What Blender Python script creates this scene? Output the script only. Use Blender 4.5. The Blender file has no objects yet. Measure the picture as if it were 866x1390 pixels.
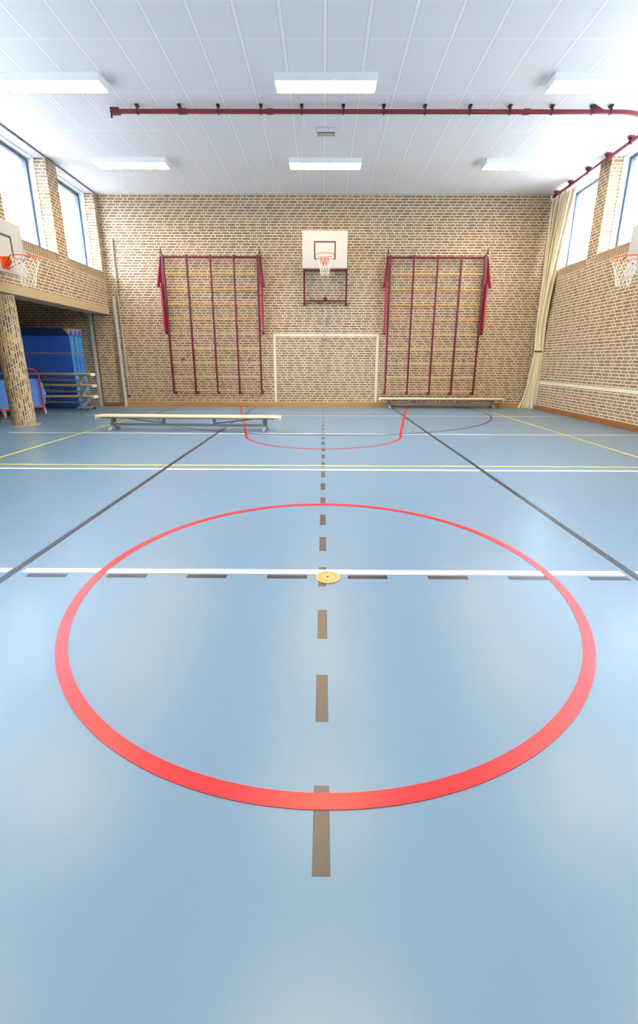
import bpy, math, random
from mathutils import Vector, Matrix
PI = math.pi
C = bpy.context.scene.collection
random.seed(7)

# ---------------------------------------------------------------- materials
def lin(c):
    out = []
    for v in c:
        v /= 255.0
        out.append(v / 12.92 if v <= .04045 else ((v + .055) / 1.055) ** 2.4)
    return (*out, 1.0)

class NT:
    def __init__(self, name):
        self.m = bpy.data.materials.new(name); self.m.use_nodes = True
        self.t = self.m.node_tree; self.n = self.t.nodes; self.n.clear()
        self.out = self.n.new('ShaderNodeOutputMaterial')
    def node(self, kind, **kw):
        x = self.n.new(kind)
        for k, v in kw.items(): setattr(x, k, v)
        return x
    def set(self, sock, v):
        if hasattr(v, 'is_output'): self.t.links.new(v, sock)
        else: sock.default_value = v
    def math(self, op, a, b=None, c=None):
        x = self.node('ShaderNodeMath', operation=op)
        for i, v in enumerate((a, b, c)):
            if v is not None: self.set(x.inputs[i], v)
        return x.outputs[0]
    def comb(self, x, y, z):
        k = self.node('ShaderNodeCombineXYZ')
        for i, v in enumerate((x, y, z)): self.set(k.inputs[i], v)
        return k.outputs[0]
    def mix(self, f, a, b, blend='MIX'):
        k = self.node('ShaderNodeMix', data_type='RGBA', blend_type=blend)
        self.set(k.inputs[0], f); self.set(k.inputs[6], a); self.set(k.inputs[7], b)
        return k.outputs[2]
    def ramp(self, f, stops, const=False):
        k = self.node('ShaderNodeValToRGB'); e = k.color_ramp.elements
        if const: k.color_ramp.interpolation = 'CONSTANT'
        while len(e) < len(stops): e.new(0.5)
        for i, (p, c) in enumerate(stops): e[i].position = p; e[i].color = c
        self.set(k.inputs[0], f); return k.outputs[0]
    def noise(self, vec, scale, detail=3, rough=.5):
        k = self.node('ShaderNodeTexNoise')
        k.inputs['Scale'].default_value = scale; k.inputs['Detail'].default_value = detail
        k.inputs['Roughness'].default_value = rough
        if vec is not None: self.set(k.inputs['Vector'], vec)
        return k.outputs['Fac']
    def coords(self): return self.node('ShaderNodeTexCoord').outputs['Object']
    def bsdf(self, color, rough=.5, metal=0, spec=.5, bump=None, bstr=.2, bdist=.01, **kw):
        b = self.node('ShaderNodeBsdfPrincipled')
        self.set(b.inputs['Base Color'], color); self.set(b.inputs['Roughness'], rough)
        b.inputs['Metallic'].default_value = metal
        b.inputs['Specular IOR Level'].default_value = spec
        for k, v in kw.items(): self.set(b.inputs[k], v)
        if bump is not None:
            bp = self.node('ShaderNodeBump'); bp.inputs['Strength'].default_value = bstr
            bp.inputs['Distance'].default_value = bdist
            self.set(bp.inputs['Height'], bump); self.t.links.new(bp.outputs[0], b.inputs['Normal'])
        self.t.links.new(b.outputs[0], self.out.inputs[0]); return b

def simple(name, rgb, rough=.5, metal=0, var=.06, scale=18, spec=.5):
    k = NT(name); c = lin(rgb)
    n = k.noise(k.coords(), scale)
    col = k.mix(n, (*[v * (1 - var) for v in c[:3]], 1), (*[min(1, v * (1 + var)) for v in c[:3]], 1))
    k.bsdf(col, rough, metal, spec)
    return k.m

def brick_mat(name, mode='wall', palette=None, mortar=(240, 228, 206), ch=.0705, jz=.20, ju=.13, unit=.1165):
    """Random-bond bricks: two stretchers and a header per run, every course shifted at random."""
    k = NT(name); co = k.coords()
    s = k.node('ShaderNodeSeparateXYZ'); k.set(s.inputs[0], co); x, y, z = s.outputs
    if mode == 'wall':
        g = k.node('ShaderNodeNewGeometry'); gs = k.node('ShaderNodeSeparateXYZ'); k.set(gs.inputs[0], g.outputs['True Normal'])
        side = k.math('GREATER_THAN', k.math('ABSOLUTE', gs.outputs[0]), .5)
        u = k.math('ADD', k.math('MULTIPLY', y, side), k.math('MULTIPLY', x, k.math('SUBTRACT', 1, side)))
        v = z
    elif mode == 'column':
        u = z; v = k.math('MULTIPLY', k.math('ARCTAN2', y, x), .2246)
    else:                                    # soldier course running along y
        u = z; v = y
    row = k.math('FLOOR', k.math('DIVIDE', v, ch))
    wn = k.node('ShaderNodeTexWhiteNoise', noise_dimensions='1D'); k.set(wn.inputs['W'], row)
    shift = k.math('ADD', k.math('FLOOR', k.math('MULTIPLY', wn.outputs['Value'], 5)), k.math('MULTIPLY', k.math('FLOORED_MODULO', row, 2), .5))
    if mode == 'soldier': shift = 0.0
    t = k.math('ADD', k.math('DIVIDE', u, unit), k.math('ADD', shift, 500))
    if mode == 'soldier':
        cyc = k.math('FLOOR', k.math('DIVIDE', k.math('SUBTRACT', u, 3.58), .2)); local = k.math('DIVIDE', k.math('FLOORED_MODULO', k.math('SUBTRACT', u, 3.58), .2), .1165); start = 0.0
    else:
        cyc = k.math('FLOOR', k.math('DIVIDE', t, 5)); m = k.math('SUBTRACT', t, k.math('MULTIPLY', cyc, 5))
        start = k.math('ADD', k.math('MULTIPLY', k.math('GREATER_THAN', m, 2), 2), k.math('MULTIPLY', k.math('GREATER_THAN', m, 4), 2))
        local = k.math('SUBTRACT', m, start)
    fz = k.math('SUBTRACT', k.math('DIVIDE', v, ch), row)
    mort = k.math('MAXIMUM', k.math('LESS_THAN', local, ju), k.math('LESS_THAN', fz, jz))
    w2 = k.node('ShaderNodeTexWhiteNoise', noise_dimensions='2D')
    k.set(w2.inputs['Vector'], k.comb(k.math('ADD', k.math('MULTIPLY', cyc, 5), start), row, 0))
    pal = palette or [(138, 114, 86), (150, 124, 94), (158, 132, 100), (152, 126, 98), (144, 118, 90), (164, 136, 102)]
    stops = [(i / len(pal), lin(c)) for i, c in enumerate(pal)]
    bc = k.ramp(w2.outputs['Value'], stops, True)
    gr = k.noise(co, 60, 4, .7)
    bc = k.mix(k.math('MULTIPLY', gr, .4), bc, lin((118, 98, 78)), 'MIX')
    mc = k.mix(k.noise(co, 25), lin(mortar), lin([c * .9 for c in mortar]))
    col = k.mix(mort, bc, mc)
    k.bsdf(col, .85, 0, .25, bump=k.math('SUBTRACT', 1, mort), bstr=.5, bdist=.006)
    return k.m

def panel_ceiling_mat():
    k = NT('ceiling panels'); co = k.coords()
    s = k.node('ShaderNodeSeparateXYZ'); k.set(s.inputs[0], co); x, y, z = s.outputs
    def near(v, pitch, off, w):
        f = k.math('FLOORED_MODULO', k.math('ADD', v, -off + pitch / 2), pitch)
        return k.math('LESS_THAN', k.math('ABSOLUTE', k.math('SUBTRACT', f, pitch / 2)), w)
    main = near(x, .6, 0, .026)
    edge = k.math('SUBTRACT', near(x, .6, .0, .030), main)
    cross = near(y, 1.283, 8.92, .011)
    half = k.math('MULTIPLY', near(x, .745, -.40, .011), k.math('MULTIPLY', k.math('GREATER_THAN', y, 8.93), k.math('LESS_THAN', y, 10.2)))
    n = k.noise(co, 55, 4, .7)
    base = k.mix(n, lin((232, 234, 239)), lin((238, 239, 243)))
    col = k.mix(k.math('MAXIMUM', main, k.math('MULTIPLY', k.math('MAXIMUM', cross, half), .9)), base, lin((248, 248, 249)))
    col = k.mix(edge, col, lin((170, 174, 182)))
    k.bsdf(col, .6, 0, .3)
    return k.m

def floor_mat():
    k = NT('blue sports vinyl'); co = k.coords()
    n1 = k.noise(co, .9, 4, .55); n2 = k.noise(co, 14, 4, .65)
    mp = k.node('ShaderNodeMapping'); mp.inputs['Scale'].default_value = (9, 1.2, 1); mp.inputs['Rotation'].default_value = (0, 0, .6); k.set(mp.inputs[0], co)
    n3 = k.noise(mp.outputs[0], 6, 6, .75)
    scuff = k.ramp(n3, [(0, (0, 0, 0, 1)), (.60, (0, 0, 0, 1)), (.72, (1, 1, 1, 1))])
    a = k.mix(n1, lin((100, 131, 159)), lin((108, 139, 166)))
    a = k.mix(k.math('MULTIPLY', n2, .35), a, lin((95, 126, 154)))
    a = k.mix(k.math('MULTIPLY', scuff, .12), a, lin((140, 170, 192)))
    rough = k.math('ADD', .25, k.math('MULTIPLY', n2, .10))
    k.bsdf(a, rough, 0, .5)
    return k.m

def wood_mat(name, a, b, rough=.5, axis=(1.2, 14, 14)):
    k = NT(name); mp = k.node('ShaderNodeMapping'); mp.inputs['Scale'].default_value = axis; k.set(mp.inputs[0], k.coords())
    n = k.noise(mp.outputs[0], 3, 5, .6)
    k.bsdf(k.mix(n, lin(a), lin(b)), rough); return k.m

def emit_mat(name, rgb, s):
    k = NT(name); e = k.node('ShaderNodeEmission'); e.inputs[0].default_value = lin(rgb); e.inputs[1].default_value = s
    k.t.links.new(e.outputs[0], k.out.inputs[0]); return k.m

def glass_mat():
    k = NT('window glass'); tr = k.node('ShaderNodeBsdfTransparent'); tr.inputs[0].default_value = (.93, .96, .97, 1)
    gl = k.node('ShaderNodeBsdfGlossy'); gl.inputs['Roughness'].default_value = .02
    lw = k.node('ShaderNodeLayerWeight'); lw.inputs[0].default_value = .5
    fr = k.math('ADD', .03, k.math('MULTIPLY', k.math('POWER', lw.outputs['Facing'], 4), .4))
    mx = k.node('ShaderNodeMixShader'); k.t.links.new(fr, mx.inputs[0]); k.t.links.new(tr.outputs[0], mx.inputs[1]); k.t.links.new(gl.outputs[0], mx.inputs[2])
    k.t.links.new(mx.outputs[0], k.out.inputs[0]); return k.m

M = dict(
    brick=brick_mat('tan brick wall'),
    column=brick_mat('mixed brick column', 'column', [(150, 124, 84), (98, 84, 72), (172, 140, 92), (128, 110, 92), (178, 130, 78), (108, 94, 82), (190, 164, 118)], (222, 210, 182), .0471, .24, .16, .072),
    soldier=brick_mat('upright brick course', 'soldier', None, (222, 206, 176), .0705, .2, .13),
    ceiling=panel_ceiling_mat(), floor=floor_mat(), glass=glass_mat(),
    white_line=simple('white floor paint', (236, 240, 242), .3), yellow=simple('yellow floor paint', (222, 216, 74), .3),
    red_line=simple('red floor paint', (192, 34, 46), .3, var=.1, scale=9), black_line=simple('dark floor paint', (42, 46, 62), .3),
    brown_line=simple('grey brown floor paint', (80, 73, 70), .3, var=.15, scale=30),
    wall_white=simple('white wall paint', (216, 209, 193), .75, scale=45, var=.16),
    plaster=simple('tan lintel paint', (182, 158, 124), .7), grey_paint=simple('grey soffit paint', (196, 194, 198), .7),
    dark=simple('painted gap shade', (34, 34, 38), .8), storage=simple('storage plaster', (150, 148, 142), .8),
    frame=simple('white window frame', (232, 236, 240), .4), sash=simple('blue grey sash', (74, 92, 118), .4),
    sill=simple('slate sill', (112, 118, 128), .5), base=wood_mat('brown baseboard', (170, 122, 68), (194, 146, 86), .45),
    base_dark=wood_mat('dark brown baseboard', (128, 82, 42), (150, 100, 54), .45, (14, 1.2, 14)),
    fixture=simple('white lamp housing', (226, 228, 232), .4), lamp=emit_mat('fluorescent diffuser', (255, 222, 162), 62.0),
    louvre=simple('white louvre', (250, 246, 232), .4), vent=simple('white steel', (214, 218, 224), .35), smoke=simple('pale diffuser', (196, 190, 176), .3),
    maroon=simple('maroon steel', (102, 16, 36), .42, var=.1), crimson=simple('crimson steel', (158, 24, 62), .42), track=simple('dark red track', (122, 34, 52), .4),
    rung=wood_mat('varnished rung', (190, 152, 84), (210, 174, 104), .4), black=simple('black steel', (30, 28, 30), .4),
    board=simple('white backboard', (180, 181, 182), .4, var=.02), edge_shade=simple('grey edge shade', (120, 118, 124), .5),
    marking=simple('dark grey marking', (72, 72, 78), .5), orange=simple('orange steel', (228, 84, 30), .4), net=simple('white net cord', (232, 228, 216), .8),
    rope=simple('grey rope', (176, 172, 164), .8), steel=simple('grey steel', (150, 148, 146), .4, .3), pipe=simple('grey pipe paint', (168, 164, 156), .45),
    chrome=simple('polished steel', (190, 192, 196), .25, .8), postp=simple('dark grey post', (188, 184, 170), .5),
    bench=wood_mat('bench plank', (226, 210, 174), (238, 224, 192), .4), bench_grey=simple('grey bench steel', (118, 128, 142), .45), cap=simple('cream cap', (226, 222, 208), .5),
    bench_old=wood_mat('old bench plank', (186, 160, 108), (206, 180, 128), .5),
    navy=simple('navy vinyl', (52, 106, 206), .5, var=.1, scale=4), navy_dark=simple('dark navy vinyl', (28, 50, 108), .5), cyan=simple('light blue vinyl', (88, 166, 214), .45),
    matblue=simple('blue gym mat', (74, 126, 198), .5, var=.08, scale=6), strap=simple('grey strap', (128, 140, 150), .7), trolley=simple('crimson tube', (196, 26, 66), .35),
    rubber=simple('grey rubber', (86, 84, 82), .7), tyre=simple('pale tyre', (196, 186, 160), .6),
    foam=simple('tan foam', (222, 182, 138), .8), curtain=simple('cream curtain', (222, 208, 174), .8, var=.05), tie=simple('maroon strap', (104, 24, 28), .6), plate=wood_mat('orange floor plate', (196, 150, 98), (212, 170, 118), .4, (4, 4, 4)),
)

# ---------------------------------------------------------------- mesh building
class MB:
    def __init__(self): self.v = []; self.f = []
    def add(self, vs, fs, mat=None):
        o = len(self.v)
        self.v += [tuple(mat @ Vector(p)) if mat else tuple(p) for p in vs]
        self.f += [tuple(i + o for i in q) for q in fs]; return self
    def box(self, x0, x1, y0, y1, z0, z1, mat=None):
        return self.add([(x0, y0, z0), (x1, y0, z0), (x1, y1, z0), (x0, y1, z0), (x0, y0, z1), (x1, y0, z1), (x1, y1, z1), (x0, y1, z1)],
                        [(0, 3, 2, 1), (4, 5, 6, 7), (0, 1, 5, 4), (1, 2, 6, 5), (2, 3, 7, 6), (3, 0, 4, 7)], mat)
    def tube(self, pts, r, n=10, closed=False, cap=True):
        P = [Vector(p) for p in pts]; m = len(P); rings = []; up = None
        for i in range(m):
            a = P[i - 1] if (i > 0 or closed) else P[i]; b = P[(i + 1) % m] if (i < m - 1 or closed) else P[i]
            t = (b - a).normalized()
            if up is None: up = Vector((0, 0, 1)) if abs(t.z) < .9 else Vector((1, 0, 0))
            s = t.cross(up).normalized(); up = s.cross(t).normalized()
            rr = r[i] if isinstance(r, (list, tuple)) else r
            rings.append([P[i] + s * math.cos(2 * PI * j / n) * rr + up * math.sin(2 * PI * j / n) * rr for j in range(n)])
        vs = [p for q in rings for p in q]; fs = []
        for i in range(m if closed else m - 1):
            for j in range(n):
                a = i * n + j; b = i * n + (j + 1) % n; k = ((i + 1) % m) * n
                fs.append((a, b, k + (j + 1) % n, k + j))
        if cap and not closed:
            fs.append(tuple(range(n - 1, -1, -1))); fs.append(tuple((m - 1) * n + j for j in range(n)))
        return self.add(vs, fs)
    def bar(self, a, b, w, h, up=(0, 0, 1)):
        a = Vector(a); b = Vector(b); t = (b - a).normalized(); u = Vector(up)
        s = t.cross(u).normalized(); u = s.cross(t).normalized(); vs = []
        for p in (a, b):
            for i, j in ((-1, -1), (1, -1), (1, 1), (-1, 1)): vs.append(p + s * i * w / 2 + u * j * h / 2)
        return self.add(vs, [(0, 1, 2, 3), (7, 6, 5, 4), (0, 4, 5, 1), (1, 5, 6, 2), (2, 6, 7, 3), (3, 7, 4, 0)])
    def prism(self, poly, axis, a, b, mat=None):
        """poly: 2-D outline; axis 'x','y','z' is the extrusion direction from a to b."""
        def p3(p, t): return {'x': (t, p[0], p[1]), 'y': (p[0], t, p[1]), 'z': (p[0], p[1], t)}[axis]
        n = len(poly); vs = [p3(p, a) for p in poly] + [p3(p, b) for p in poly]
        fs = [tuple(range(n)), tuple(range(2 * n - 1, n - 1, -1))] + [(i, n + i, n + (i + 1) % n, (i + 1) % n) for i in range(n)]
        return self.add(vs, fs, mat)
    def lathe(self, prof, c, axis='z', n=24):
        vs = []; fs = []
        for r, h in prof:
            for j in range(n):
                a = 2 * PI * j / n; p = (r * math.cos(a), r * math.sin(a), h)
                if axis == 'x': p = (p[2], p[0], p[1])
                if axis == 'y': p = (p[0], p[2], p[1])
                vs.append((p[0] + c[0], p[1] + c[1], p[2] + c[2]))
        for i in range(len(prof) - 1):
            for j in range(n):
                k = (j + 1) % n; fs.append((i * n + j, i * n + k, (i + 1) * n + k, (i + 1) * n + j))
        fs.append(tuple(range(n - 1, -1, -1))); fs.append(tuple((len(prof) - 1) * n + j for j in range(n)))
        return self.add(vs, fs)
    def ring(self, c, r0, r1, z0, z1, n=128, a0=0, a1=2 * PI):
        full = abs(a1 - a0 - 2 * PI) < 1e-6; m = n if full else n + 1; vs = []; fs = []
        for j in range(m):
            a = a0 + (a1 - a0) * j / n
            for r, z in ((r0, z0), (r1, z0), (r1, z1), (r0, z1)): vs.append((c[0] + r * math.cos(a), c[1] + r * math.sin(a), z))
        for j in range(n):
            k = (j + 1) % m
            for q in range(4): fs.append((j * 4 + q, j * 4 + (q + 1) % 4, k * 4 + (q + 1) % 4, k * 4 + q))
        return self.add(vs, fs)
    def build(self, name, m, parent=None, bevel=0, smooth=False, loc=None):
        me = bpy.data.meshes.new(name); me.from_pydata(self.v, [], self.f); me.validate()
        import bmesh
        bm = bmesh.new(); bm.from_mesh(me); bmesh.ops.recalc_face_normals(bm, faces=bm.faces); bm.to_mesh(me); bm.free()
        if smooth:
            for p in me.polygons: p.use_smooth = True
            me.set_sharp_from_angle(angle=math.radians(38))
        me.materials.append(m); o = bpy.data.objects.new(name, me); C.objects.link(o)
        if parent: o.parent = parent
        if loc: o.location = loc
        if bevel:
            b = o.modifiers.new('edge', 'BEVEL'); b.width = bevel; b.segments = 2; b.limit_method = 'ANGLE'
        return o

def tag(o, label, cat, group=None, kind=None):
    o['label'] = label; o['category'] = cat
    if group: o['group'] = group
    if kind: o['kind'] = kind
    return o
def thing(name, label, cat, loc=(0, 0, 0), rz=0, group=None, kind=None):
    o = bpy.data.objects.new(name, None); C.objects.link(o); o.location = loc; o.rotation_euler = (0, 0, rz); o.empty_display_size = .1
    return tag(o, label, cat, group, kind)
def dup(root, loc, rz, label):
    r = root.copy(); C.objects.link(r); r.location = loc; r.rotation_euler = (0, 0, rz); r['label'] = label
    for ch in list(root.children):
        c = ch.copy(); C.objects.link(c); c.parent = r
        for g in list(ch.children):
            d = g.copy(); C.objects.link(d); d.parent = c
    return r

# ---------------------------------------------------------------- the hall
XL, XR, YB, YR, ZC = -6.32, 6.38, 13.586, -8.45, 5.807
XS = -10.9                                          # far end of the storage bay
S = 'structure'
fl = tag(MB().box(XS - .2, XR + .7, YR - .2, YB + .3, -.15, 0).build('floor', M['floor']), 'light blue vinyl sports floor with coloured court lines', 'floor', kind=S)
tag(MB().box(XL - .8, XR + .8, YR - .2, YB + .3, ZC, ZC + .2).build('ceiling', M['ceiling']), 'white panelled ceiling with long pale strips', 'ceiling', kind=S)
wb = tag(MB().box(XS - .2, XR + .7, YB, YB + .3, 0, ZC).build('wall_back', M['brick']), 'tan brick end wall behind the climbing frames', 'wall', kind=S)
tag(MB().box(XS - .2, XR + .7, YR - .3, YR, 0, ZC).build('wall_front', M['brick']), 'tan brick end wall behind the camera', 'wall', kind=S)

def side_wall(name, x, sgn, first, z_low, y_low, label):
    """Brick wall with a band of clerestory windows; sgn points out of the hall; first = far edge of the last window."""
    m = MB(); xo = x + sgn * .58; lo, hi = min(x, xo), max(x, xo)
    xi = x + sgn * .435; l2, h2 = min(x, xi), max(x, xi)
    m.box(lo, hi, YR, YB, 2.86, 3.785)                       # band under the windows
    if y_low > YR: m.box(l2, h2, YR, y_low, 0, 2.86)
    wins = []; y1 = first
    while y1 - 1.7 > .9: wins.append((y1 - 1.7, y1)); y1 -= 2.12
    edges = [YB] + [e for a, b in wins for e in (b, a)] + [YR]
    for i in range(0, len(edges), 2): m.box(lo, hi, edges[i + 1], edges[i], 3.785, 5.765)
    w = tag(m.build(name, M['brick']), label, 'wall', kind=S)
    MB().box(lo, hi, YR, YB, 5.765, ZC).build('soffit', M['grey_paint'], w)
    for a, b in wins[:4]:
        MB().box(*sorted((x, x - sgn * .003)), a - .02, b + .02, 3.58, 3.775).build('upright_brick_course', M['soldier'], w)
    return w, wins
wl, winsL = side_wall('wall_left', XL, -1, 13.41, 2.86, 5.2, 'tan brick side wall above the storage opening')
wr, winsR = side_wall('wall_right', XR, 1, 13.29, 2.86, YB, 'tan brick side wall beside the hanging curtain')
# pier closing the storage opening against the end wall
pier = tag(MB().box(-6.79, -6.30, 13.485, YB, .0, 2.663).build('pillar', M['brick']), 'flat tan brick pier beside the grey drainpipe', 'pillar', kind=S)
MB().box(-6.795, -6.29, 13.472, 13.49, 0, .12).build('skirting', M['base_dark'], pier)
tag(MB().box(-6.755, XL + .012, 5.2, 13.49, 2.663, 2.86).build('trim_1', M['plaster'], bevel=.006), 'tan lintel over the storage opening', 'lintel', kind=S)
tag(MB().box(XS, -6.895, 5.2, YB, 3.12, 3.24).box(-6.9, -6.755, 5.2, YB, 2.845, 2.86).build('ceiling_storage', M['storage']), 'low grey ceiling over the storage bay', 'ceiling', kind=S)
st = MB().box(XS - .2, XS, 5.0, YB, 0, 3.24).box(XS, -6.755, 5.0, 5.2, 0, 2.86).box(XS, -6.895, 5.0, 5.2, 2.86, 3.24)
tag(st.build('wall_storage', M['brick']), 'brick walls closing the storage bay', 'wall', kind=S)
tag(MB().box(XL, XL + .006, YR, 13.56, 5.79, 5.805).build('gap_shade_strip', M['dark']), 'dark strip painted as the shadow gap between left wall and ceiling', 'trim', kind=S)  # dark strip stands in for the shade of an open gap
tag(MB().box(-6.29, XR, YB - .018, YB, 0, .145).build('baseboard_back', M['base'], bevel=.004), 'wooden baseboard along the end wall', 'baseboard', kind=S)
tag(MB().box(XR - .018, XR, YR, YB - .02, 0, .14).build('baseboard_right', M['base_dark'], bevel=.004), 'brown baseboard along the right wall', 'baseboard', kind=S)
post = tag(MB().box(-6.955, -6.855, 13.50, 13.58, 0, 2.74).build('trim_3', M['postp'], bevel=.006), 'grey steel post at the storage back corner', 'post', kind=S)
col = MB().lathe([(.2246, 0), (.2246, 2.663)], (0, 0, 0), n=48).build('pillar_round', M['column'], smooth=True, loc=(-6.60, 9.47, 0))
tag(col, 'round multicoloured brick column under the lintel', 'pillar', kind=S)
tag(MB().lathe([(.31, 0), (.30, .004)], (-6.60, 9.47, 0), n=40).build('trim_4', simple('pale floor seal', (168, 178, 176), .5)), 'pale ring on the floor round the column', 'trim', kind=S)
# marks painted on the walls
g = MB(); yw = YB - .003
g.box(-1.515, 1.655, yw, YB, 2.085, 2.16).box(-1.515, -1.44, yw, YB, .146, 2.085).box(1.58, 1.655, yw, YB, .146, 2.085)
g.build('painted_goal_marking', M['wall_white'], wb)['label'] = 'white goal outline painted on the bricks'
MB().box(XR - .003, XR, YR, 13.3, .748, .825).build('painted_stripe_marking', M['wall_white'], wr)['label'] = 'white stripe painted along the bricks'

# windows
wn = 0
for x, sgn, wins, side in ((XL, -1, winsL, 'left'), (XR, 1, winsR, 'right')):
    for i, (a, b) in enumerate(wins):
        wn += 1
        X = lambda d: x + sgn * d
        def rng(d0, d1): return sorted((X(d0), X(d1)))
        z0, z1 = 3.79, 5.765
        w = thing(f'window_{wn}', f'{["far corner", "second", "third", "fourth", "fifth", "sixth", "seventh", "eighth", "ninth", "tenth"][i]} high window from the back, in the {side} brick wall', 'window', (X(.4), (a + b) / 2, z0), kind=S)
        def fr(d0, d1, wd, name, mat, zb=z0, zt=z1, ya=a, yb=b):
            m = MB(); r = rng(d0, d1)
            m.box(*r, ya, ya + wd, zb, zt).box(*r, yb - wd, yb, zb, zt).box(*r, ya + wd, yb - wd, zt - wd, zt).box(*r, ya + wd, yb - wd, zb, zb + wd)
            o = m.build(name, mat, w); o.location = -Vector(w.location); return o
        fr(.255, .395, .022, 'frame', M['frame'])
        fr(.385, .47, .085, 'sash', M['sash'], z0 + .01, z1 - .01, a + .01, b - .01)
        p = MB().box(*rng(.42, .428), a + .06, b - .06, z0 + .06, z1 - .06).build('pane', M['glass'], w); p.location = -Vector(w.location)
        p = MB().box(*rng(-.012, .27), a + .005, b - .005, 3.772, 3.800).build('sill', M['sill'] if side == 'left' else M['plaster'], w); p.location = -Vector(w.location)

# ---------------------------------------------------------------- floor markings (parts of the floor)
lay = [0]
def mark(mb_fn, name, mat, label):
    lay[0] += 1; z = .0006 + .00013 * lay[0]
    m = MB(); mb_fn(m, z); o = m.build(name, mat, fl); o['label'] = label; return o
def strip(x0, x1, y0, y1): return lambda m, z: m.box(x0, x1, y0, y1, -.001, z)
mark(lambda m, z: [m.box(-.026, .026, .853 + .5325 * k, 1.119 + .5325 * k, -.001, z) for k in range(0, 24) if .853 + .5325 * k + .266 < 13.5], 'dashed_lengthwise_marking', M['brown_line'], 'grey brown dashed line down the middle')
mark(lambda m, z: [m.box(.165 + .5325 * k, .43 + .5325 * k, 2.553, 2.598, -.001, z) for k in range(-11, 11)], 'dashed_crosswise_marking', M['black_line'], 'dark dashed line across the hall')
for y, w, n in ((5.495, .05, 'white line beside the yellow line'), (8.38, .042, 'white line past the nearer bench'), (11.27, .042, 'white line nearest the end wall')):
    mark(strip(-6.2, XR - .02, y - w / 2, y + w / 2), 'white_line_marking', M['white_line'], n)
for y in (10.0, 11.39):
    mark(strip(-7.9, -6.66, y - .02, y + .02), 'storage_white_strip', M['white_line'], 'short white strip in the storage bay')  # short white strips laid on the storage floor
mark(lambda m, z: [m.box(a, b, 2.617, 2.675, -.001, z) for a, b in ((-6.2, -2.13), (-2.03, 2.03), (2.13, 6.3))], 'centre_line_marking', M['white_line'], 'broad white centre line')
mark(strip(-6.3, XR - .02, 5.70, 5.74), 'yellow_line_marking', M['yellow'], 'yellow line across the hall')
mark(strip(-4.73, 4.73, 12.10, 12.125), 'pale_line_marking', simple('faded yellow paint', (196, 206, 150), .3), 'faded yellow line near the end wall')
for s in (-1, 1):
    mark(strip(s * 4.735 - .02, s * 4.735 + .02, -6.5, 12.125), 'yellow_side_marking', M['yellow'], 'yellow line along the %s side' % ('left' if s < 0 else 'right'))
    mark(strip(s * 2.091 - .026, s * 2.091 + .026, -6.5, 13.4), 'dark_side_marking', M['black_line'], 'dark line along the %s of the middle' % ('left' if s < 0 else 'right'))
def handball(m, z):
    R = 4.1; cy = 8.25 + R
    m.ring((.4, cy), R - .025, R + .025, -.001, z, 64, -PI / 2, math.asin((13.4 - cy) / R))
    m.ring((-.4, cy), R - .025, R + .025, -.001, z, 64, PI - math.asin((13.4 - cy) / R), 1.5 * PI)
    m.box(-.4, .4, 8.225, 8.275, -.001, z)
mark(handball, 'dark_arc_marking', M['black_line'], 'thin dark arc in front of the end wall')
def key(m, z):
    for s in (-1, 1):
        a, b = Vector((s * 2.56, 13.4)), Vector((s * 1.475, 8.2)); d = (b - a).normalized(); n = Vector((-d.y, d.x)) * .028
        m.prism([tuple(a + n), tuple(b + n), tuple(b - n), tuple(a - n)], 'z', -.001, z)
    m.ring((0, 8.38), 1.475, 1.525, -.001, z, 64, PI + .08, 2 * PI - .08)
mark(key, 'red_arch_marking', M['red_line'], 'red tapering lane with a rounded end')
mark(lambda m, z: m.ring((.012, 2.567), 1.475, 1.531, -.001, z, 160), 'centre_circle_marking', M['red_line'], 'big red centre circle')

pl = thing('floor_socket_cover', 'round orange-tan cover plate at the middle of the red circle', 'floor plate', (.034, 2.568, .0035))
MB().lathe([(.084, 0), (.084, .002), (.080, .0035)], (0, 0, 0), n=40).build('cover_disc', M['plate'], pl, smooth=True)
MB().ring((0, 0), .052, .056, .0035, .0042, 40).build('groove_ring', simple('brown groove', (170, 118, 60), .5), pl)
MB().lathe([(.008, .0035), (.007, .006)], (0, 0, 0), n=12).build('centre_screw', M['black'], pl)

# ---------------------------------------------------------------- ceiling fixtures
def ceiling_light(x, y, label):
    t = thing('ceiling_light', label, 'ceiling light', (x, y, ZC), group='fluorescent ceiling lights')
    hx, hy, d = .825, .175, .11
    m = MB().box(-hx, hx, -hy, hy, -.03, 0)
    m.box(-hx, hx, -hy, -hy + .014, -d, -.03).box(-hx, hx, hy - .014, hy, -d, -.03).box(-hx, -hx + .014, -hy + .014, hy - .014, -d, -.03).box(hx - .014, hx, -hy + .014, hy - .014, -d, -.03)
    m.build('housing', M['fixture'], t)
    MB().box(-hx + .016, hx - .016, -hy + .016, hy - .016, -.085, -.04).build('diffuser', M['lamp'], t)
    g = MB()
    for i in range(1, 24): g.box(-hx + i * 2 * hx / 24 - .0025, -hx + i * 2 * hx / 24 + .0025, -hy + .014, hy - .014, -d + .002, -.088)
    for yy in (-.055, .055): g.box(-hx + .014, hx - .014, yy - .003, yy + .003, -d + .002, -.088)
    g.build('louvre_grille', M['louvre'], t); return t
side_word = {-4.45: 'left-hand', .015: 'middle', 4.5: 'right-hand'}
for y, rowname in ((8.545, 'in the nearer row, in front of the red track'), (11.535, 'in the farther row, behind the red track')):
    for x in (-4.45, .015, 4.5):
        ceiling_light(x, y, f'{side_word[x]} white louvred ceiling light {rowname}')
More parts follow.
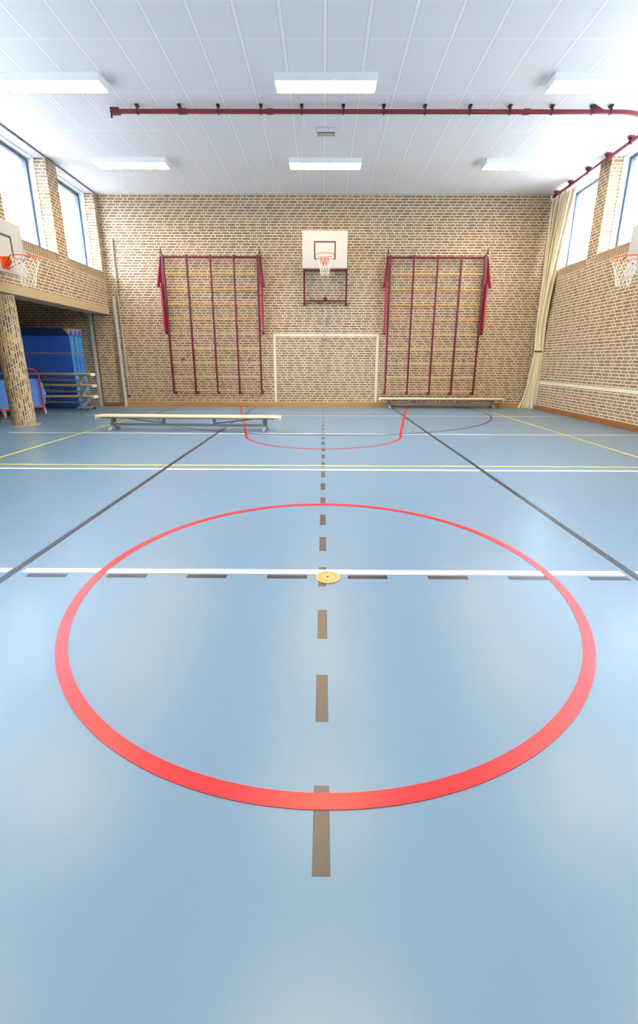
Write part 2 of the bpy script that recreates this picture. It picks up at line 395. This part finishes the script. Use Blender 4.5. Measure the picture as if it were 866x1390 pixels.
for y in (5.57, 2.58, -.41):                       # the rows above and behind the camera
    for x in (-4.45, .015, 4.5):
        L = bpy.data.lights.new('hall lamp', 'AREA'); L.shape = 'RECTANGLE'; L.size = 1.62; L.size_y = .32; L.energy = 75; L.color = (1, .78, .46)
        o = bpy.data.objects.new('hall_lamp', L); C.objects.link(o); o.location = (x, y, 5.70)
e = thing('emergency_light', 'small white box lamp with dark-framed lens on the ceiling, behind the red track', 'emergency light', (.035, 10.12, ZC))
MB().box(-.215, .215, -.13, .13, -.02, 0).box(-.19, .19, -.1, .1, -.085, -.02).build('housing', M['vent'], e, bevel=.006)
MB().box(-.165, .165, -.075, .075, -.094, -.085).build('lens_frame', M['marking'], e)
m = MB()
for i in range(3): m.box(-.15, .15, -.06 + i * .042, -.028 + i * .042, -.102, -.093)
m.build('lens', M['smoke'], e)

# curtain track: straight run, bend, run along the right wall
tk = thing('curtain_track', 'dark red curtain track bent round below the ceiling', 'curtain track', (0, 9.27, 5.70))
zt = 5.70; R = .95; xe = 6.25
def tr(p): return (p[0], p[1] - 9.27, p[2] - 5.70)
pts = [(-3.80, 9.27, zt), (xe - R, 9.27, zt)]
pts += [(xe - R + R * math.sin(a), 9.27 + R - R * math.cos(a), zt) for a in [PI / 2 * i / 14 for i in range(1, 15)]] + [(xe, 13.46, zt)]
m = MB(); P = [tr(p) for p in pts]
vs = []; fs = []
for i, p in enumerate(P):
    a = Vector(P[max(i - 1, 0)]); b = Vector(P[min(i + 1, len(P) - 1)]); t = (b - a).normalized(); s = Vector((t.y, -t.x, 0))
    for k, h in ((-.022, -.03), (.022, -.03), (.022, .03), (-.022, .03)): vs.append(Vector(p) + s * k + Vector((0, 0, h)))
n = len(P)
for i in range(n - 1):
    for q in range(4): fs.append((i * 4 + q, i * 4 + (q + 1) % 4, (i + 1) * 4 + (q + 1) % 4, (i + 1) * 4 + q))
fs += [(0, 1, 2, 3), tuple(n * 4 - 4 + q for q in (3, 2, 1, 0))]
m.add(vs, fs).build('rail', M['track'], tk)
for x in (-3.38, -2.62, -1.92, -1.15, -.416, .332, 1.06, 1.80, 2.61, 3.325, 4.08, 4.80, 5.13):
    p = tr((x, 9.27, zt)); MB().box(p[0] - .012, p[0] + .012, p[1] - .035, p[1] + .035, -.04, .075).box(p[0] - .03, p[0] + .03, p[1] - .03, p[1] + .05, .075, .105).build('hanger', M['black'], tk)
for y in (10.38, 11.12, 11.86, 12.62, 13.30):
    p = tr((xe, y, zt)); MB().box(p[0] - .035, p[0] + .035, p[1] - .012, p[1] + .012, -.04, .075).box(p[0] - .05, p[0] + .05, p[1] - .05, p[1] + .05, .06, .105).build('hanger', M['maroon'], tk)
for x in (-2.55, -.99, 3.62): MB().box(x - .06, x + .06, -.03, .03, -.037, .037).build('rail_joint', M['track'], tk)
MB().box(-3.86, -3.70, -.04, .04, -.045, .05).box(-3.87, -3.84, -.01, .01, -.10, .02).build('end_bracket', M['maroon'], tk)
MB().prism([(4.83, .03), (4.98, .03), (4.83, .10)], 'y', -.03, .03).build('bend_bracket', M['maroon'], tk)
MB().box(xe - .05, xe + .05, 13.44 - 9.27, 13.50 - 9.27, -.06, .04).build('end_stop', M['cap'], tk)

# ---------------------------------------------------------------- curtain
cu = thing('curtain', 'cream pleated curtain tied back in the right rear corner', 'curtain', (6.22, 13.2, 0))
lv = [(5.60, 6.25, 13.45, 6.25, 12.36, .095), (5.3, 6.24, 13.42, 6.24, 12.42, .105), (4.5, 6.225, 13.37, 6.235, 12.60, .10), (3.7, 6.215, 13.32, 6.235, 12.78, .08), (3.0, 6.2, 13.28, 6.245, 12.92, .062),
      (2.3, 6.18, 13.22, 6.27, 13.02, .03), (1.66, 6.17, 13.14, 6.315, 13.06, .022), (1.1, 6.15, 13.20, 6.325, 13.06, .035), (.6, 6.13, 13.29, 6.33, 13.07, .028), (.25, 6.09, 13.37, 6.335, 13.09, .035), (.012, 6.02, 13.43, 6.34, 13.12, .045)]
NP = 8; NS = NP * 8
vs = []; fs = []
for li, (z, ax, ay, bx, by, am) in enumerate(lv):
    for j in range(NS + 1):
        q = j / NS
        vs.append((ax + (bx - ax) * q + .045 + .025 * math.sin(q * NP * 2 * PI) - 6.22, ay + (by - ay) * q - 13.2, z))
W = NS + 1
for i in range(len(lv) - 1):
    for j in range(NS): fs.append((i * W + j, i * W + j + 1, (i + 1) * W + j + 1, (i + 1) * W + j))
co = MB().add(vs, fs).build('cloth', M['curtain'], cu, smooth=True)
so = co.modifiers.new('thick', 'SOLIDIFY'); so.thickness = .006
NF = 11
fm = MB()
for k in range(NF):
    q = (k + .5 + .25 * math.sin(k * 4.1)) / NF; pts = []; rad = []
    for li, (z, ax, ay, bx, by, am) in enumerate(lv):
        wob = .012 * math.sin(li * 1.3 + k * 2.1)
        pts.append((ax + (bx - ax) * q - .03 - (.03 * math.sin(k * 2.7) if 6 > li else .012 * math.sin(k * 2.7)) - 6.22, ay + (by - ay) * q + wob - 13.2, z + (.03 if li == 0 else 0)))
        rad.append((.017, .020, .022, .021, .018, .014, .011, .013, .015, .017, .020)[li])
    P2 = []; R2 = []
    for a in range(len(pts) - 1):
        for t in range(4):
            u = t / 4; P2.append(tuple(pts[a][c] + (pts[a + 1][c] - pts[a][c]) * u for c in range(3))); R2.append(rad[a] + (rad[a + 1] - rad[a]) * u)
    P2.append(pts[-1]); R2.append(rad[-1])
    fm.tube(P2, R2, 8)
fm.build('hanging_pleat', M['curtain'], cu, smooth=True)
for i in range(12):
    y = 13.42 - i * .093 - 13.2
    MB().tube([(.03, y, 5.585), (.03, y - .012, 5.62), (.03, y, 5.668)], .007, 6).build('runner_hook', M['steel'], cu, smooth=True)
m = MB(); pts = []
for i in range(20):
    a = 2 * PI * i / 20; pts.append((6.243 - 6.22 + .105 * math.cos(a), 13.10 - 13.2 + .075 * math.sin(a), 1.66 + .004 * math.sin(2 * a)))
tb = MB()
vsn = [(p[0], p[1], p[2] - .018) for p in pts] + [(p[0], p[1], p[2] + .018) for p in pts]
tb.add(vsn, [(i, (i + 1) % 20, 20 + (i + 1) % 20, 20 + i) for i in range(20)])
to = tb.build('tie_band', M['tie'], cu, smooth=True); k = to.modifiers.new('t', 'SOLIDIFY'); k.thickness = .006

# ---------------------------------------------------------------- pipes in the corners
dp = thing('drainpipe', 'thick grey pipe standing beside the brick pier', 'pipe', (-6.14, 13.50, 0))
MB().lathe([(.056, 0), (.056, 3.16), (.048, 3.17)], (0, 0, 0), n=24).build('tube', M['pipe'], dp, smooth=True)
MB().lathe([(.075, 0), (.07, .02)], (0, 0, 0), n=24).build('floor_collar', M['pipe'], dp, smooth=True)
for z in (.9, 2.0, 3.08): MB().ring((0, 0), .056, .063, z, z + .03, 24).box(-.02, .02, .055, .085, z, z + .03).build('wall_clamp', M['steel'], dp)
tp = thing('climbing_pole', 'slim pale pole on the end wall beside the thick grey pipe', 'pole', (-6.02, 13.545, .30))
MB().tube([(0, 0, 0), (0, 0, 4.25)], .022, 12).build('tube', M['pipe'], tp, smooth=True)
MB().box(-.03, .03, -.02, .041, 4.22, 4.34).prism([(-.02, 4.34), (.02, 4.34), (0, 4.42)], 'y', -.01, .02).build('top_fitting', M['steel'], tp)
MB().box(-.03, .03, -.02, .041, -.02, .05).build('foot_bracket', M['marking'], tp)
for z in (.5, 3.0): MB().box(-.03, .03, -.015, .041, z, z + .035).build('wall_clamp', M['marking'], tp)
rp = thing('wall_pole', 'slim grey pole on the end wall behind the tied curtain', 'pole', (6.26, 13.545, .02))
MB().tube([(0, 0, 0), (0, 0, 2.9)], .016, 10).build('tube', M['pipe'], rp, smooth=True)
for z in (.1, 1.5, 2.75): MB().box(-.025, .025, -.012, .041, z, z + .04).build('wall_clamp', M['marking'], rp)

# ---------------------------------------------------------------- climbing frames on the end wall
def climbing_frame(name, label):
    t = thing(name, label, 'climbing frame', group='wall climbing frames')
    d = -.17                                              # distance of the uprights from the wall (local y = 0 at the wall)
    xs = [-1.34, -.67, 0, .67, 1.34]
    for x in xs: MB().box(x - .025, x + .025, d - .045, d + .035, .38, 4.22).build('upright', M['maroon'], t, bevel=.006)
    MB().tube([(-1.36, d, 4.19), (1.36, d, 4.19)], .026, 12).build('top_rail', M['maroon'], t, smooth=True)
    for k in range(9):
        z = 3.765 - .409 * k
        MB().tube([(-1.345, d, z), (1.345, d, z)], .0175, 10).build('rung', M['rung'], t, smooth=True)
    for x in xs:
        MB().box(x - .015, x + .015, d + .028, 0, .41, .45).box(x - .03, x + .03, -.012, 0, .37, .49).build('foot_bracket', M['maroon'], t)
        MB().lathe([(.026, 0), (.03, .02), (.018, .05)], (x, d, 4.21), n=12).build('upright_cap', M['black'], t, smooth=True)
    for s in (-1, 1):
        x = s * 1.40
        b = MB()                                          # flared swing plate and its pin
        b.add([(x, d + .10, 4.26), (x + s * .012, d + .02, 4.26), (x + s * .12, d - .10, 3.42), (x + s * .035, d + .11, 3.42),
               (x + s * .014, d + .10, 4.26), (x + s * .026, d + .02, 4.26), (x + s * .15, d - .10, 3.42), (x + s * .065, d + .11, 3.42)],
              [(0, 1, 2, 3), (7, 6, 5, 4), (0, 4, 5, 1), (1, 5, 6, 2), (2, 6, 7, 3), (3, 7, 4, 0)])
        br = b.build('swing_plate', M['crimson'], t)
        MB().tube([(x - s * .03, d - .05, 3.42), (x + s * .17, d - .09, 3.40)], .013, 8).build('pin', M['black'], br, smooth=True)
        a = MB().box(*sorted((x + s * .008, x + s * .055)), d - .10, d + .13, 2.18, 3.50).build('swing_arm', M['crimson'], t, bevel=.01)
        MB().lathe([(.03, -.03), (.03, .03)], (x + s * .03, d + .02, 2.84), 'x', 14).build('pivot_bolt', M['black'], a, smooth=True)
        MB().box(*sorted((x + s * .005, x + s * .05)), d - .05, d + .12, 2.12, 2.19).build('arm_shoe', M['black'], a)
        MB().bar((x, d, 3.5), (x, d + .05, 4.3), .035, .045, (0, 1, 0)).build('strut', M['maroon'], t)
        h = MB().box(*sorted((x - s * .03, x + s * .03)), d, 0, 4.20, 4.28).prism([(x - .028, 4.28), (x + .028, 4.28), (x + .004, 4.44), (x - .004, 4.44)], 'y', d + .02, d + .06).build('hinge_bracket', M['maroon'], t)
        MB().lathe([(.022, -.02), (.022, .02)], (x, d - .01, 4.24), 'y', 12).build('hinge_bolt', M['chrome'], h, smooth=True)
    for x in (-1.005, 1.005):
        pts = [(x, 0, 1.42), (x, d + .05, 1.42)] + [(x - .03 * math.sin(a) , d - .01 - .02 * math.sin(a), 1.42 - .05 + .05 * math.cos(a)) for a in [PI * i / 6 for i in range(0, 7)]]
        MB().tube(pts, .010, 8).build('latch_hook', M['black'], t, smooth=True)
    return t
f1 = climbing_frame('climbing_ladder', 'maroon wall climbing frame with wooden rungs to the left of the painted goal'); f1.location = (-3.225, YB, 0)
f2 = dup(f1, (3.215, YB, 0), 0, 'maroon wall climbing frame with wooden rungs above the far gym bench')

# ---------------------------------------------------------------- basketball hoops (local: board faces -y, board plane at y = 0, bottom z = 0)
def hoop_parts(t, arm, frame=True):
    bw, bh = 1.2, .905
    bd = MB().box(-bw / 2, bw / 2, 0, .03, 0, bh).build('backboard', M['board'], t, bevel=.004)
    MB().box(-bw / 2 - .002, bw / 2 + .002, .004, .034, -.012, .004).build('shaded_bottom_edge', M['edge_shade'], bd)  # grey colour paints the shade on the board's underside
    m = MB(); z0, z1, w = .215, .655, .042; x0 = .292
    m.box(-x0, x0, -.003, 0, z1 - w, z1).box(-x0, x0, -.003, 0, z0 - .005, z0 + w * .6).box(-x0, -x0 + w, -.003, 0, z0 + w * .6, z1 - w).box(x0 - w, x0, -.003, 0, z0 + w * .6, z1 - w)
    m.build('target_marking', M['marking'], bd)['label'] = 'dark grey target rectangle'
    rz, rc, rr = .24, -.385, .232
    rim = MB().tube([(rr * math.cos(a), rc + rr * math.sin(a), rz) for a in [2 * PI * i / 40 for i in range(40)]], .0095, 8, closed=True).build('rim', M['orange'], t, smooth=True)
    b = MB().box(-.10, .10, -.012, -.003, .05, .25).box(-.065, -.03, -.16, -.012, .225, .25).box(.03, .065, -.16, -.012, .225, .25)
    for s in (-1, 1): b.prism([(-.012, .06), (-.012, .225), (-.15, .225)], 'x', s * .045 - .016, s * .045 + .016)
    b.build('rim_bracket', M['orange'], t)
    for s in (-1, 1):
        MB().tube([(s * .06, -.014, .06), (s * .19, rc + .14, rz - .008)], .006, 6).build('rim_strut', M['black'] if arm < .7 else M['orange'], rim, smooth=True)
    nt = MB(); NH = 12; lv = [(rr - .004, rz - .015), (.20, rz - .11), (.165, rz - .21), (.135, rz - .31), (.118, rz - .40), (.105, rz - .48)]
    for k in range(NH):
        for sgn in (-1, 1):
            pts = []
            for i, (r, z) in enumerate(lv):
                a = 2 * PI * (k + sgn * .5 * (i % 2) + .0) / NH; pts.append((r * math.cos(a), rc + r * math.sin(a), z))
            nt.tube(pts, .0042, 5)
    nt.build('net', M['net'], t, smooth=True)
def wall_mount(t, arm):
    m = MB()
    for x in (-.40, .40):
        m.box(x - .025, x + .025, arm - .04, arm, .05, .95)
        m.bar((x, .03, .12), (x, arm - .02, .12), .04, .04).bar((x, .03, .80), (x, arm - .02, .80), .04, .04)
        m.bar((x, .06, .14), (x, arm - .03, .78), .025, .025)
    m.box(-.42, .42, .03, .06, .10, .15).box(-.42, .42, .03, .06, .78, .83)
    m.build('wall_mount', M['bench_grey'], t)

hb = thing('basketball_hoop', 'basketball hoop with white backboard hung high on the end wall above the goal', 'basketball hoop', (.02, 12.686, 3.777), group='basketball hoops')
hoop_parts(hb, .9)
yb = .9                                                   # the end wall in local coordinates
for x in (-.585, .625): MB().box(x - .026, x + .026, yb - .14, yb - .09, -.81, .75).build('frame_post', M['maroon'], hb)
for z in (-.72, .085, .70): MB().tube([(-.585, yb - .115, z), (.625, yb - .115, z)], .022, 10).build('cross_tube', M['maroon'], hb, smooth=True)
for x in (-.585, .625):
    for z in (-.79, .66): MB().box(x - .035, x + .035, yb - .115, yb, z - .03, z + .03).build('wall_bracket', M['maroon'], hb)
for s in (-1, 1):
    MB().tube([(.02 + s * .51, yb - .115, -.52), (.02 + s * .36, yb - .115, -.72)], .009, 8).build('corner_brace', M['maroon'], hb, smooth=True)
    MB().bar((.02 + s * .44, .03, .34), (.02 + s * .44, yb - .10, .34), .05, .05).build('support_arm', M['maroon'], hb)
    MB().bar((.02 + s * .44, .03, .74), (.02 + s * .44, yb - .10, .66), .05, .05).build('support_arm', M['maroon'], hb)
MB().box(-.03, .08, yb - .17, yb - .08, -.74, -.66).prism([(-.03, -.66), (.08, -.66), (.025, -.60)], 'y', yb - .15, yb - .10).build('latch', M['maroon'], hb)
rp_ = thing('hoist_rope', 'pale hoist rope running down the end wall below the middle hoop', 'rope', (.02, YB, 0))
MB().tube([(.002, -.05, 3.12), (0, -.05, 2.02)], .011, 6).tube([(.018, -.05, 3.12), (.012, -.05, 2.02)], .008, 6).build('rope', M['rope'], rp_, smooth=True)
MB().box(-.035, .045, -.07, 0, 1.94, 2.03).tube([(-.05, -.06, 1.97), (.06, -.06, 1.97)], .014, 8).build('cleat', M['bench_grey'], rp_)
MB().tube([(0, -.02, 1.95), (-.012, -.02, .48)], .013, 8).build('conduit', M['pipe'], rp_, smooth=True)
MB().box(-.03, .03, -.05, 0, 3.1, 3.16).build('pulley', M['black'], rp_)

hl = thing('basketball_hoop', 'basketball hoop on the left wall above the storage opening', 'basketball hoop', (-5.82, 8.60, 2.925), PI / 2, 'basketball hoops')
hoop_parts(hl, .5); wall_mount(hl, .5)
hr = dup(hl, (5.88, 8.64, 2.955), -PI / 2, 'basketball hoop on the right wall above the white stripe')

# ---------------------------------------------------------------- benches (local: along x, feet on z = 0)
def bench(label, L=3.72, plank='bench', group='long gym benches'):
    t = thing('gym_bench', label, 'bench', group=group)
    h = .305
    MB().box(-L / 2 + .04, L / 2 - .04, -.13, .13, h - .036, h).build('plank', M[plank], t, bevel=.006)
    MB().box(-L / 2 + .10, L / 2 - .10, -.11, .11, h - .06, h - .036).build('plank_rail', M['bench_grey'], t)
    MB().box(-1.50, 1.50, -.022, .022, .085, .135).build('lower_beam', M['bench_grey'], t, bevel=.004)
    for s in (-1, 1):
        MB().box(s * 1.56 - .045, s * 1.56 + .045, -.028, .028, .085, h - .06).prism([(-.13, h - .06), (.13, h - .06), (.05, .15), (-.05, .15)], 'x', s * 1.56 - .012, s * 1.56 + .012).build('leg', M['bench_grey'], t, bevel=.004)
        ft = MB()
        for q in (-1, 1): ft.prism([(q * .015, .13), (q * .02, .05), (q * .15, .0), (q * .215, 0), (q * .215, .03), (q * .07, .14)], 'x', s * 1.56 - .035, s * 1.56 + .035)
        ft.build('foot', M['chrome'], t, bevel=.006)
        MB().box(s * .52 - .028, s * .52 + .028, -.02, .02, .13, h - .06).build('middle_post', M['bench_grey'], t)
        MB().tube([(s * 1.38, 0, h - .062), (s * .54, 0, .145)], .011, 8).build('tie_rod', M['bench_grey'], t, smooth=True)
        MB().prism([(s * (L / 2 - .05), h - .005), (s * (L / 2 + .02), h - .005), (s * (L / 2 + .02), h - .075), (s * (L / 2 - .01), h - .075), (s * (L / 2 - .01), h - .04), (s * (L / 2 - .05), h - .04)], 'y', -.11, .11).build('end_hook', M['cap'], t, bevel=.004)
    return t
b1 = bench('long wooden gym bench standing in front of the left climbing frame'); b1.location = (-2.74, 8.77, 0); b1.rotation_euler.z = math.radians(-1.6)
b2 = dup(b1, (3.56, 13.27, 0), 0, 'long gym bench pushed against the end wall under the right climbing frame')
BX = -6.46 - 1.87
names = ['lowest', 'middle', 'topmost']
b3 = None
for i in range(3):
    lab = f'{names[i]} of the three benches stacked on wheels in the storage bay'
    if b3 is None:
        b3 = bench(lab, 3.72, 'bench_old', 'benches stacked in the storage bay'); b3.location = (BX, 12.40, .105)
    else: dup(b3, (BX - .01 * i, 12.40 + .012 * i, .105 + .307 * i), 0, lab)
bt = thing('bench_trolley', 'low grey wheeled dolly under the stacked benches', 'trolley', (BX, 12.40, 0))
for s in (-1, 1):
    MB().box(s * 1.56 - .16, s * 1.56 + .16, -.24, .24, .082, .104).build('platform', M['steel'], bt, bevel=.004)
    for a in (-.12, .12):
        for q in (-.2, .2):
            wv = MB().box(s * 1.56 + a - .035, s * 1.56 + a + .035, q - .03, q + .03, .065, .083).box(s * 1.56 + a - .03, s * 1.56 + a + .03, q - .034, q - .028, .03, .07).box(s * 1.56 + a - .03, s * 1.56 + a + .03, q + .028, q + .034, .03, .07).build('castor_fork', M['chrome'], bt)
            MB().lathe([(.036, -.022), (.04, -.012), (.04, .012), (.036, .022)], (s * 1.56 + a, q, .04), 'y', 18).build('wheel', M['rubber'], wv, smooth=True)
            MB().lathe([(.018, -.027), (.018, .027)], (s * 1.56 + a, q, .04), 'y', 14).build('hub', M['chrome'], wv, smooth=True)

# ---------------------------------------------------------------- tall crash mats standing in the bay
mn = ['front', 'middle', 'rear']
for i in range(3):
    y0 = 12.90 + .215 * i; y1 = y0 + .205; ym = (y0 + y1) / 2; xr = -7.245 - (.012, 0, .006)[i]; xl = xr - 3.0
    t = thing('crash_mat', f'{mn[i]} one of three tall navy crash mats standing upright in the storage bay', 'crash mat', (xr - 1.5, ym, 0), group='upright crash mats')
    lo = Vector(t.location)
    def loc(o): o.location = -lo; return o
    zt_ = 2.04
    loc(MB().box(xl, xr, y0, y1, .02, zt_).build('mat_body', M['navy'], t, bevel=.012))
    cut = .17 if i == 0 else .10
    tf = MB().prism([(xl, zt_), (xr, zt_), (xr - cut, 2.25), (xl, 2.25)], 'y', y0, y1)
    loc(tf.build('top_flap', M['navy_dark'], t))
    loc(MB().prism([(xr - .004, zt_ + .006), (xr - .004, 2.245), (xr - cut + .002, 2.245)], 'y', y0 + .002, y1 - .002).build('corner_foam', M['foam'], t))
    loc(MB().prism([(y0, zt_), (y1, zt_), (ym, 2.25)], 'x', xr - .006, xr + .004).build('corner_flap', M['navy'], t))
    loc(MB().box(xr - .005, xr + .006, y0 + .012, y1 - .012, .05, zt_ - .01).build('end_panel', M['cyan'], t, bevel=.004))
    sp = loc(MB().box(xl, xr + .003, y0 - .004, y0, 1.545, 1.585).box(xr + .002, xr + .01, y0, y1, 1.545, 1.585).build('strap', M['strap'], t))
    loc(MB().box(xr, xr + .013, ym - .02, ym + .045, 1.0, 1.5).build('end_pocket', M['navy'], t))

# ---------------------------------------------------------------- trolley with a sagging pile of gym mats
ang = math.atan2(11.37 - 10.44, -7.33 + 7.75)                 # direction of the trolley's handle end
ct = Vector((-7.54, 10.905, 0))
mt = thing('mat_trolley', 'crimson tube trolley with hoop handle behind the round column', 'trolley', tuple(ct), ang)
# local x runs along the handle end (front to rear), local y away into the bay
MB().tube([(.0, 0, .21), (.0, 0, .97), (.03, 0, 1.08), (.12, 0, 1.16), (.38, 0, 1.16), (.47, 0, 1.08), (.50, 0, .97), (.50, 0, .21)], .018, 10).build('handle_hoop', M['trolley'], mt, smooth=True)
fr_ = MB()
fr_.tube([(-.52, 0, .20), (.52, 0, .20), (.52, 1.9, .20), (-.52, 1.9, .20)], .022, 10, closed=True)
for y in (.6, 1.3): fr_.tube([(-.52, y, .20), (.52, y, .20)], .018, 8)
fr_.build('base_frame', M['trolley'], mt, smooth=True)
MB().box(-.50, .50, .02, 1.88, .222, .236).build('deck', M['storage'], mt)
for x in (-.5, .5):
    for y in (.0, 1.85):
        k = MB().box(x - .03, x + .03, y - .03, y + .03, .14, .182).box(x - .034, x - .028, y - .03, y + .03, .07, .15).box(x + .028, x + .034, y - .03, y + .03, .07, .15).build('castor_fork', M['chrome'], mt)
        MB().lathe([(.066, -.02), (.075, -.01), (.075, .01), (.066, .02)], (x, y, .075), 'x', 24).build('wheel', M['tyre'], k, smooth=True)
        MB().lathe([(.034, -.025), (.034, .025)], (x, y, .075), 'x', 16).build('hub', M['crimson'], k, smooth=True)
NM = 8
for i in range(NM):
    th = .082; zb = .238 + .0835 * i; zc_ = zb + th / 2
    hw = .30 + .36 * math.sqrt(max(0, 1 - ((zc_ - .54) / .46) ** 2))      # the pile bulges at half height
    poly = []
    for s_ in (1, -1):
        for q in range(9):
            a = s_ * (-PI / 2 + PI * q / 8) if s_ == 1 else PI / 2 + PI * q / 8
            poly.append((s_ * (hw - th * .5) + th * .5 * math.cos(a), zc_ + th * .5 * math.sin(a)))
    crown = .0
    g_ = MB().prism(poly, 'y', .05 + .015 * (i % 3), 1.84 - .02 * (i % 2)).build('gym_mat', M['matblue'], smooth=True)
    g_.location = ct; g_.rotation_euler = (0, 0, ang)
    ordn = ['bottom', 'second', 'third', 'fourth', 'fifth', 'sixth', 'seventh', 'top'][i]
    tag(g_, f'{ordn} gym mat, counted from below, in the bulging blue pile on the crimson trolley', 'gym mat', 'gym mats on the trolley')

# ---------------------------------------------------------------- daylight
wd = bpy.data.worlds.new('sky'); bpy.context.scene.world = wd; wd.use_nodes = True
nt = wd.node_tree; nt.nodes.clear()
out = nt.nodes.new('ShaderNodeOutputWorld'); bg = nt.nodes.new('ShaderNodeBackground'); tc = nt.nodes.new('ShaderNodeTexCoord')
sp = nt.nodes.new('ShaderNodeSeparateXYZ'); rp2 = nt.nodes.new('ShaderNodeValToRGB')
nt.links.new(tc.outputs['Generated'], sp.inputs[0])
mr = nt.nodes.new('ShaderNodeMapRange'); mr.inputs['From Min'].default_value = -1; nt.links.new(sp.outputs[2], mr.inputs['Value']); nt.links.new(mr.outputs[0], rp2.inputs[0])
e = rp2.color_ramp.elements; e[0].position = .47; e[0].color = (.58, .60, .64, 1); e[1].position = .51; e[1].color = (.82, .91, 1.0, 1)
e[1].color = (.66, .76, .88, 1); x = e.new(.68); x.color = (1.0, 1.12, 1.38, 1); x = e.new(1.0); x.color = (.96, 1.12, 1.44, 1)
nt.links.new(rp2.outputs[0], bg.inputs[0]); bg.inputs[1].default_value = 21.0
nt.links.new(bg.outputs[0], out.inputs[0])

# ---------------------------------------------------------------- camera
cam = bpy.data.cameras.new('camera'); co = bpy.data.objects.new('camera', cam); C.objects.link(co)
R_ = Vector((0.99998005, 0.00526860, 0.00348543)); U_ = Vector((-0.00478524, 0.27155854, 0.96241003)); F_ = Vector((-0.00412406, 0.96240750, -0.27157833))
co.matrix_world = Matrix(((R_.x, U_.x, -F_.x, 0), (R_.y, U_.y, -F_.y, 0), (R_.z, U_.z, -F_.z, 1.38), (0, 0, 0, 1)))
cam.sensor_fit = 'VERTICAL'; cam.sensor_height = 36; cam.lens = 584.017 / 1390 * 36
cam.shift_x = (433 - 436.05) / 1390; cam.shift_y = (654.56 - 695) / 1390
cam.clip_start = .05; cam.clip_end = 200
sc = bpy.context.scene; sc.camera = co
sc.view_settings.view_transform = 'Standard'; sc.view_settings.look = 'None'; sc.view_settings.gamma = 1; sc.view_settings.use_curve_mapping = False
sc.view_settings.exposure = 0.16
sc.cycles.max_bounces = 10; sc.cycles.diffuse_bounces = 6; sc.cycles.glossy_bounces = 4; sc.cycles.transparent_max_bounces = 12
sc.cycles.use_denoising = True; sc.cycles.sample_clamp_indirect = 8
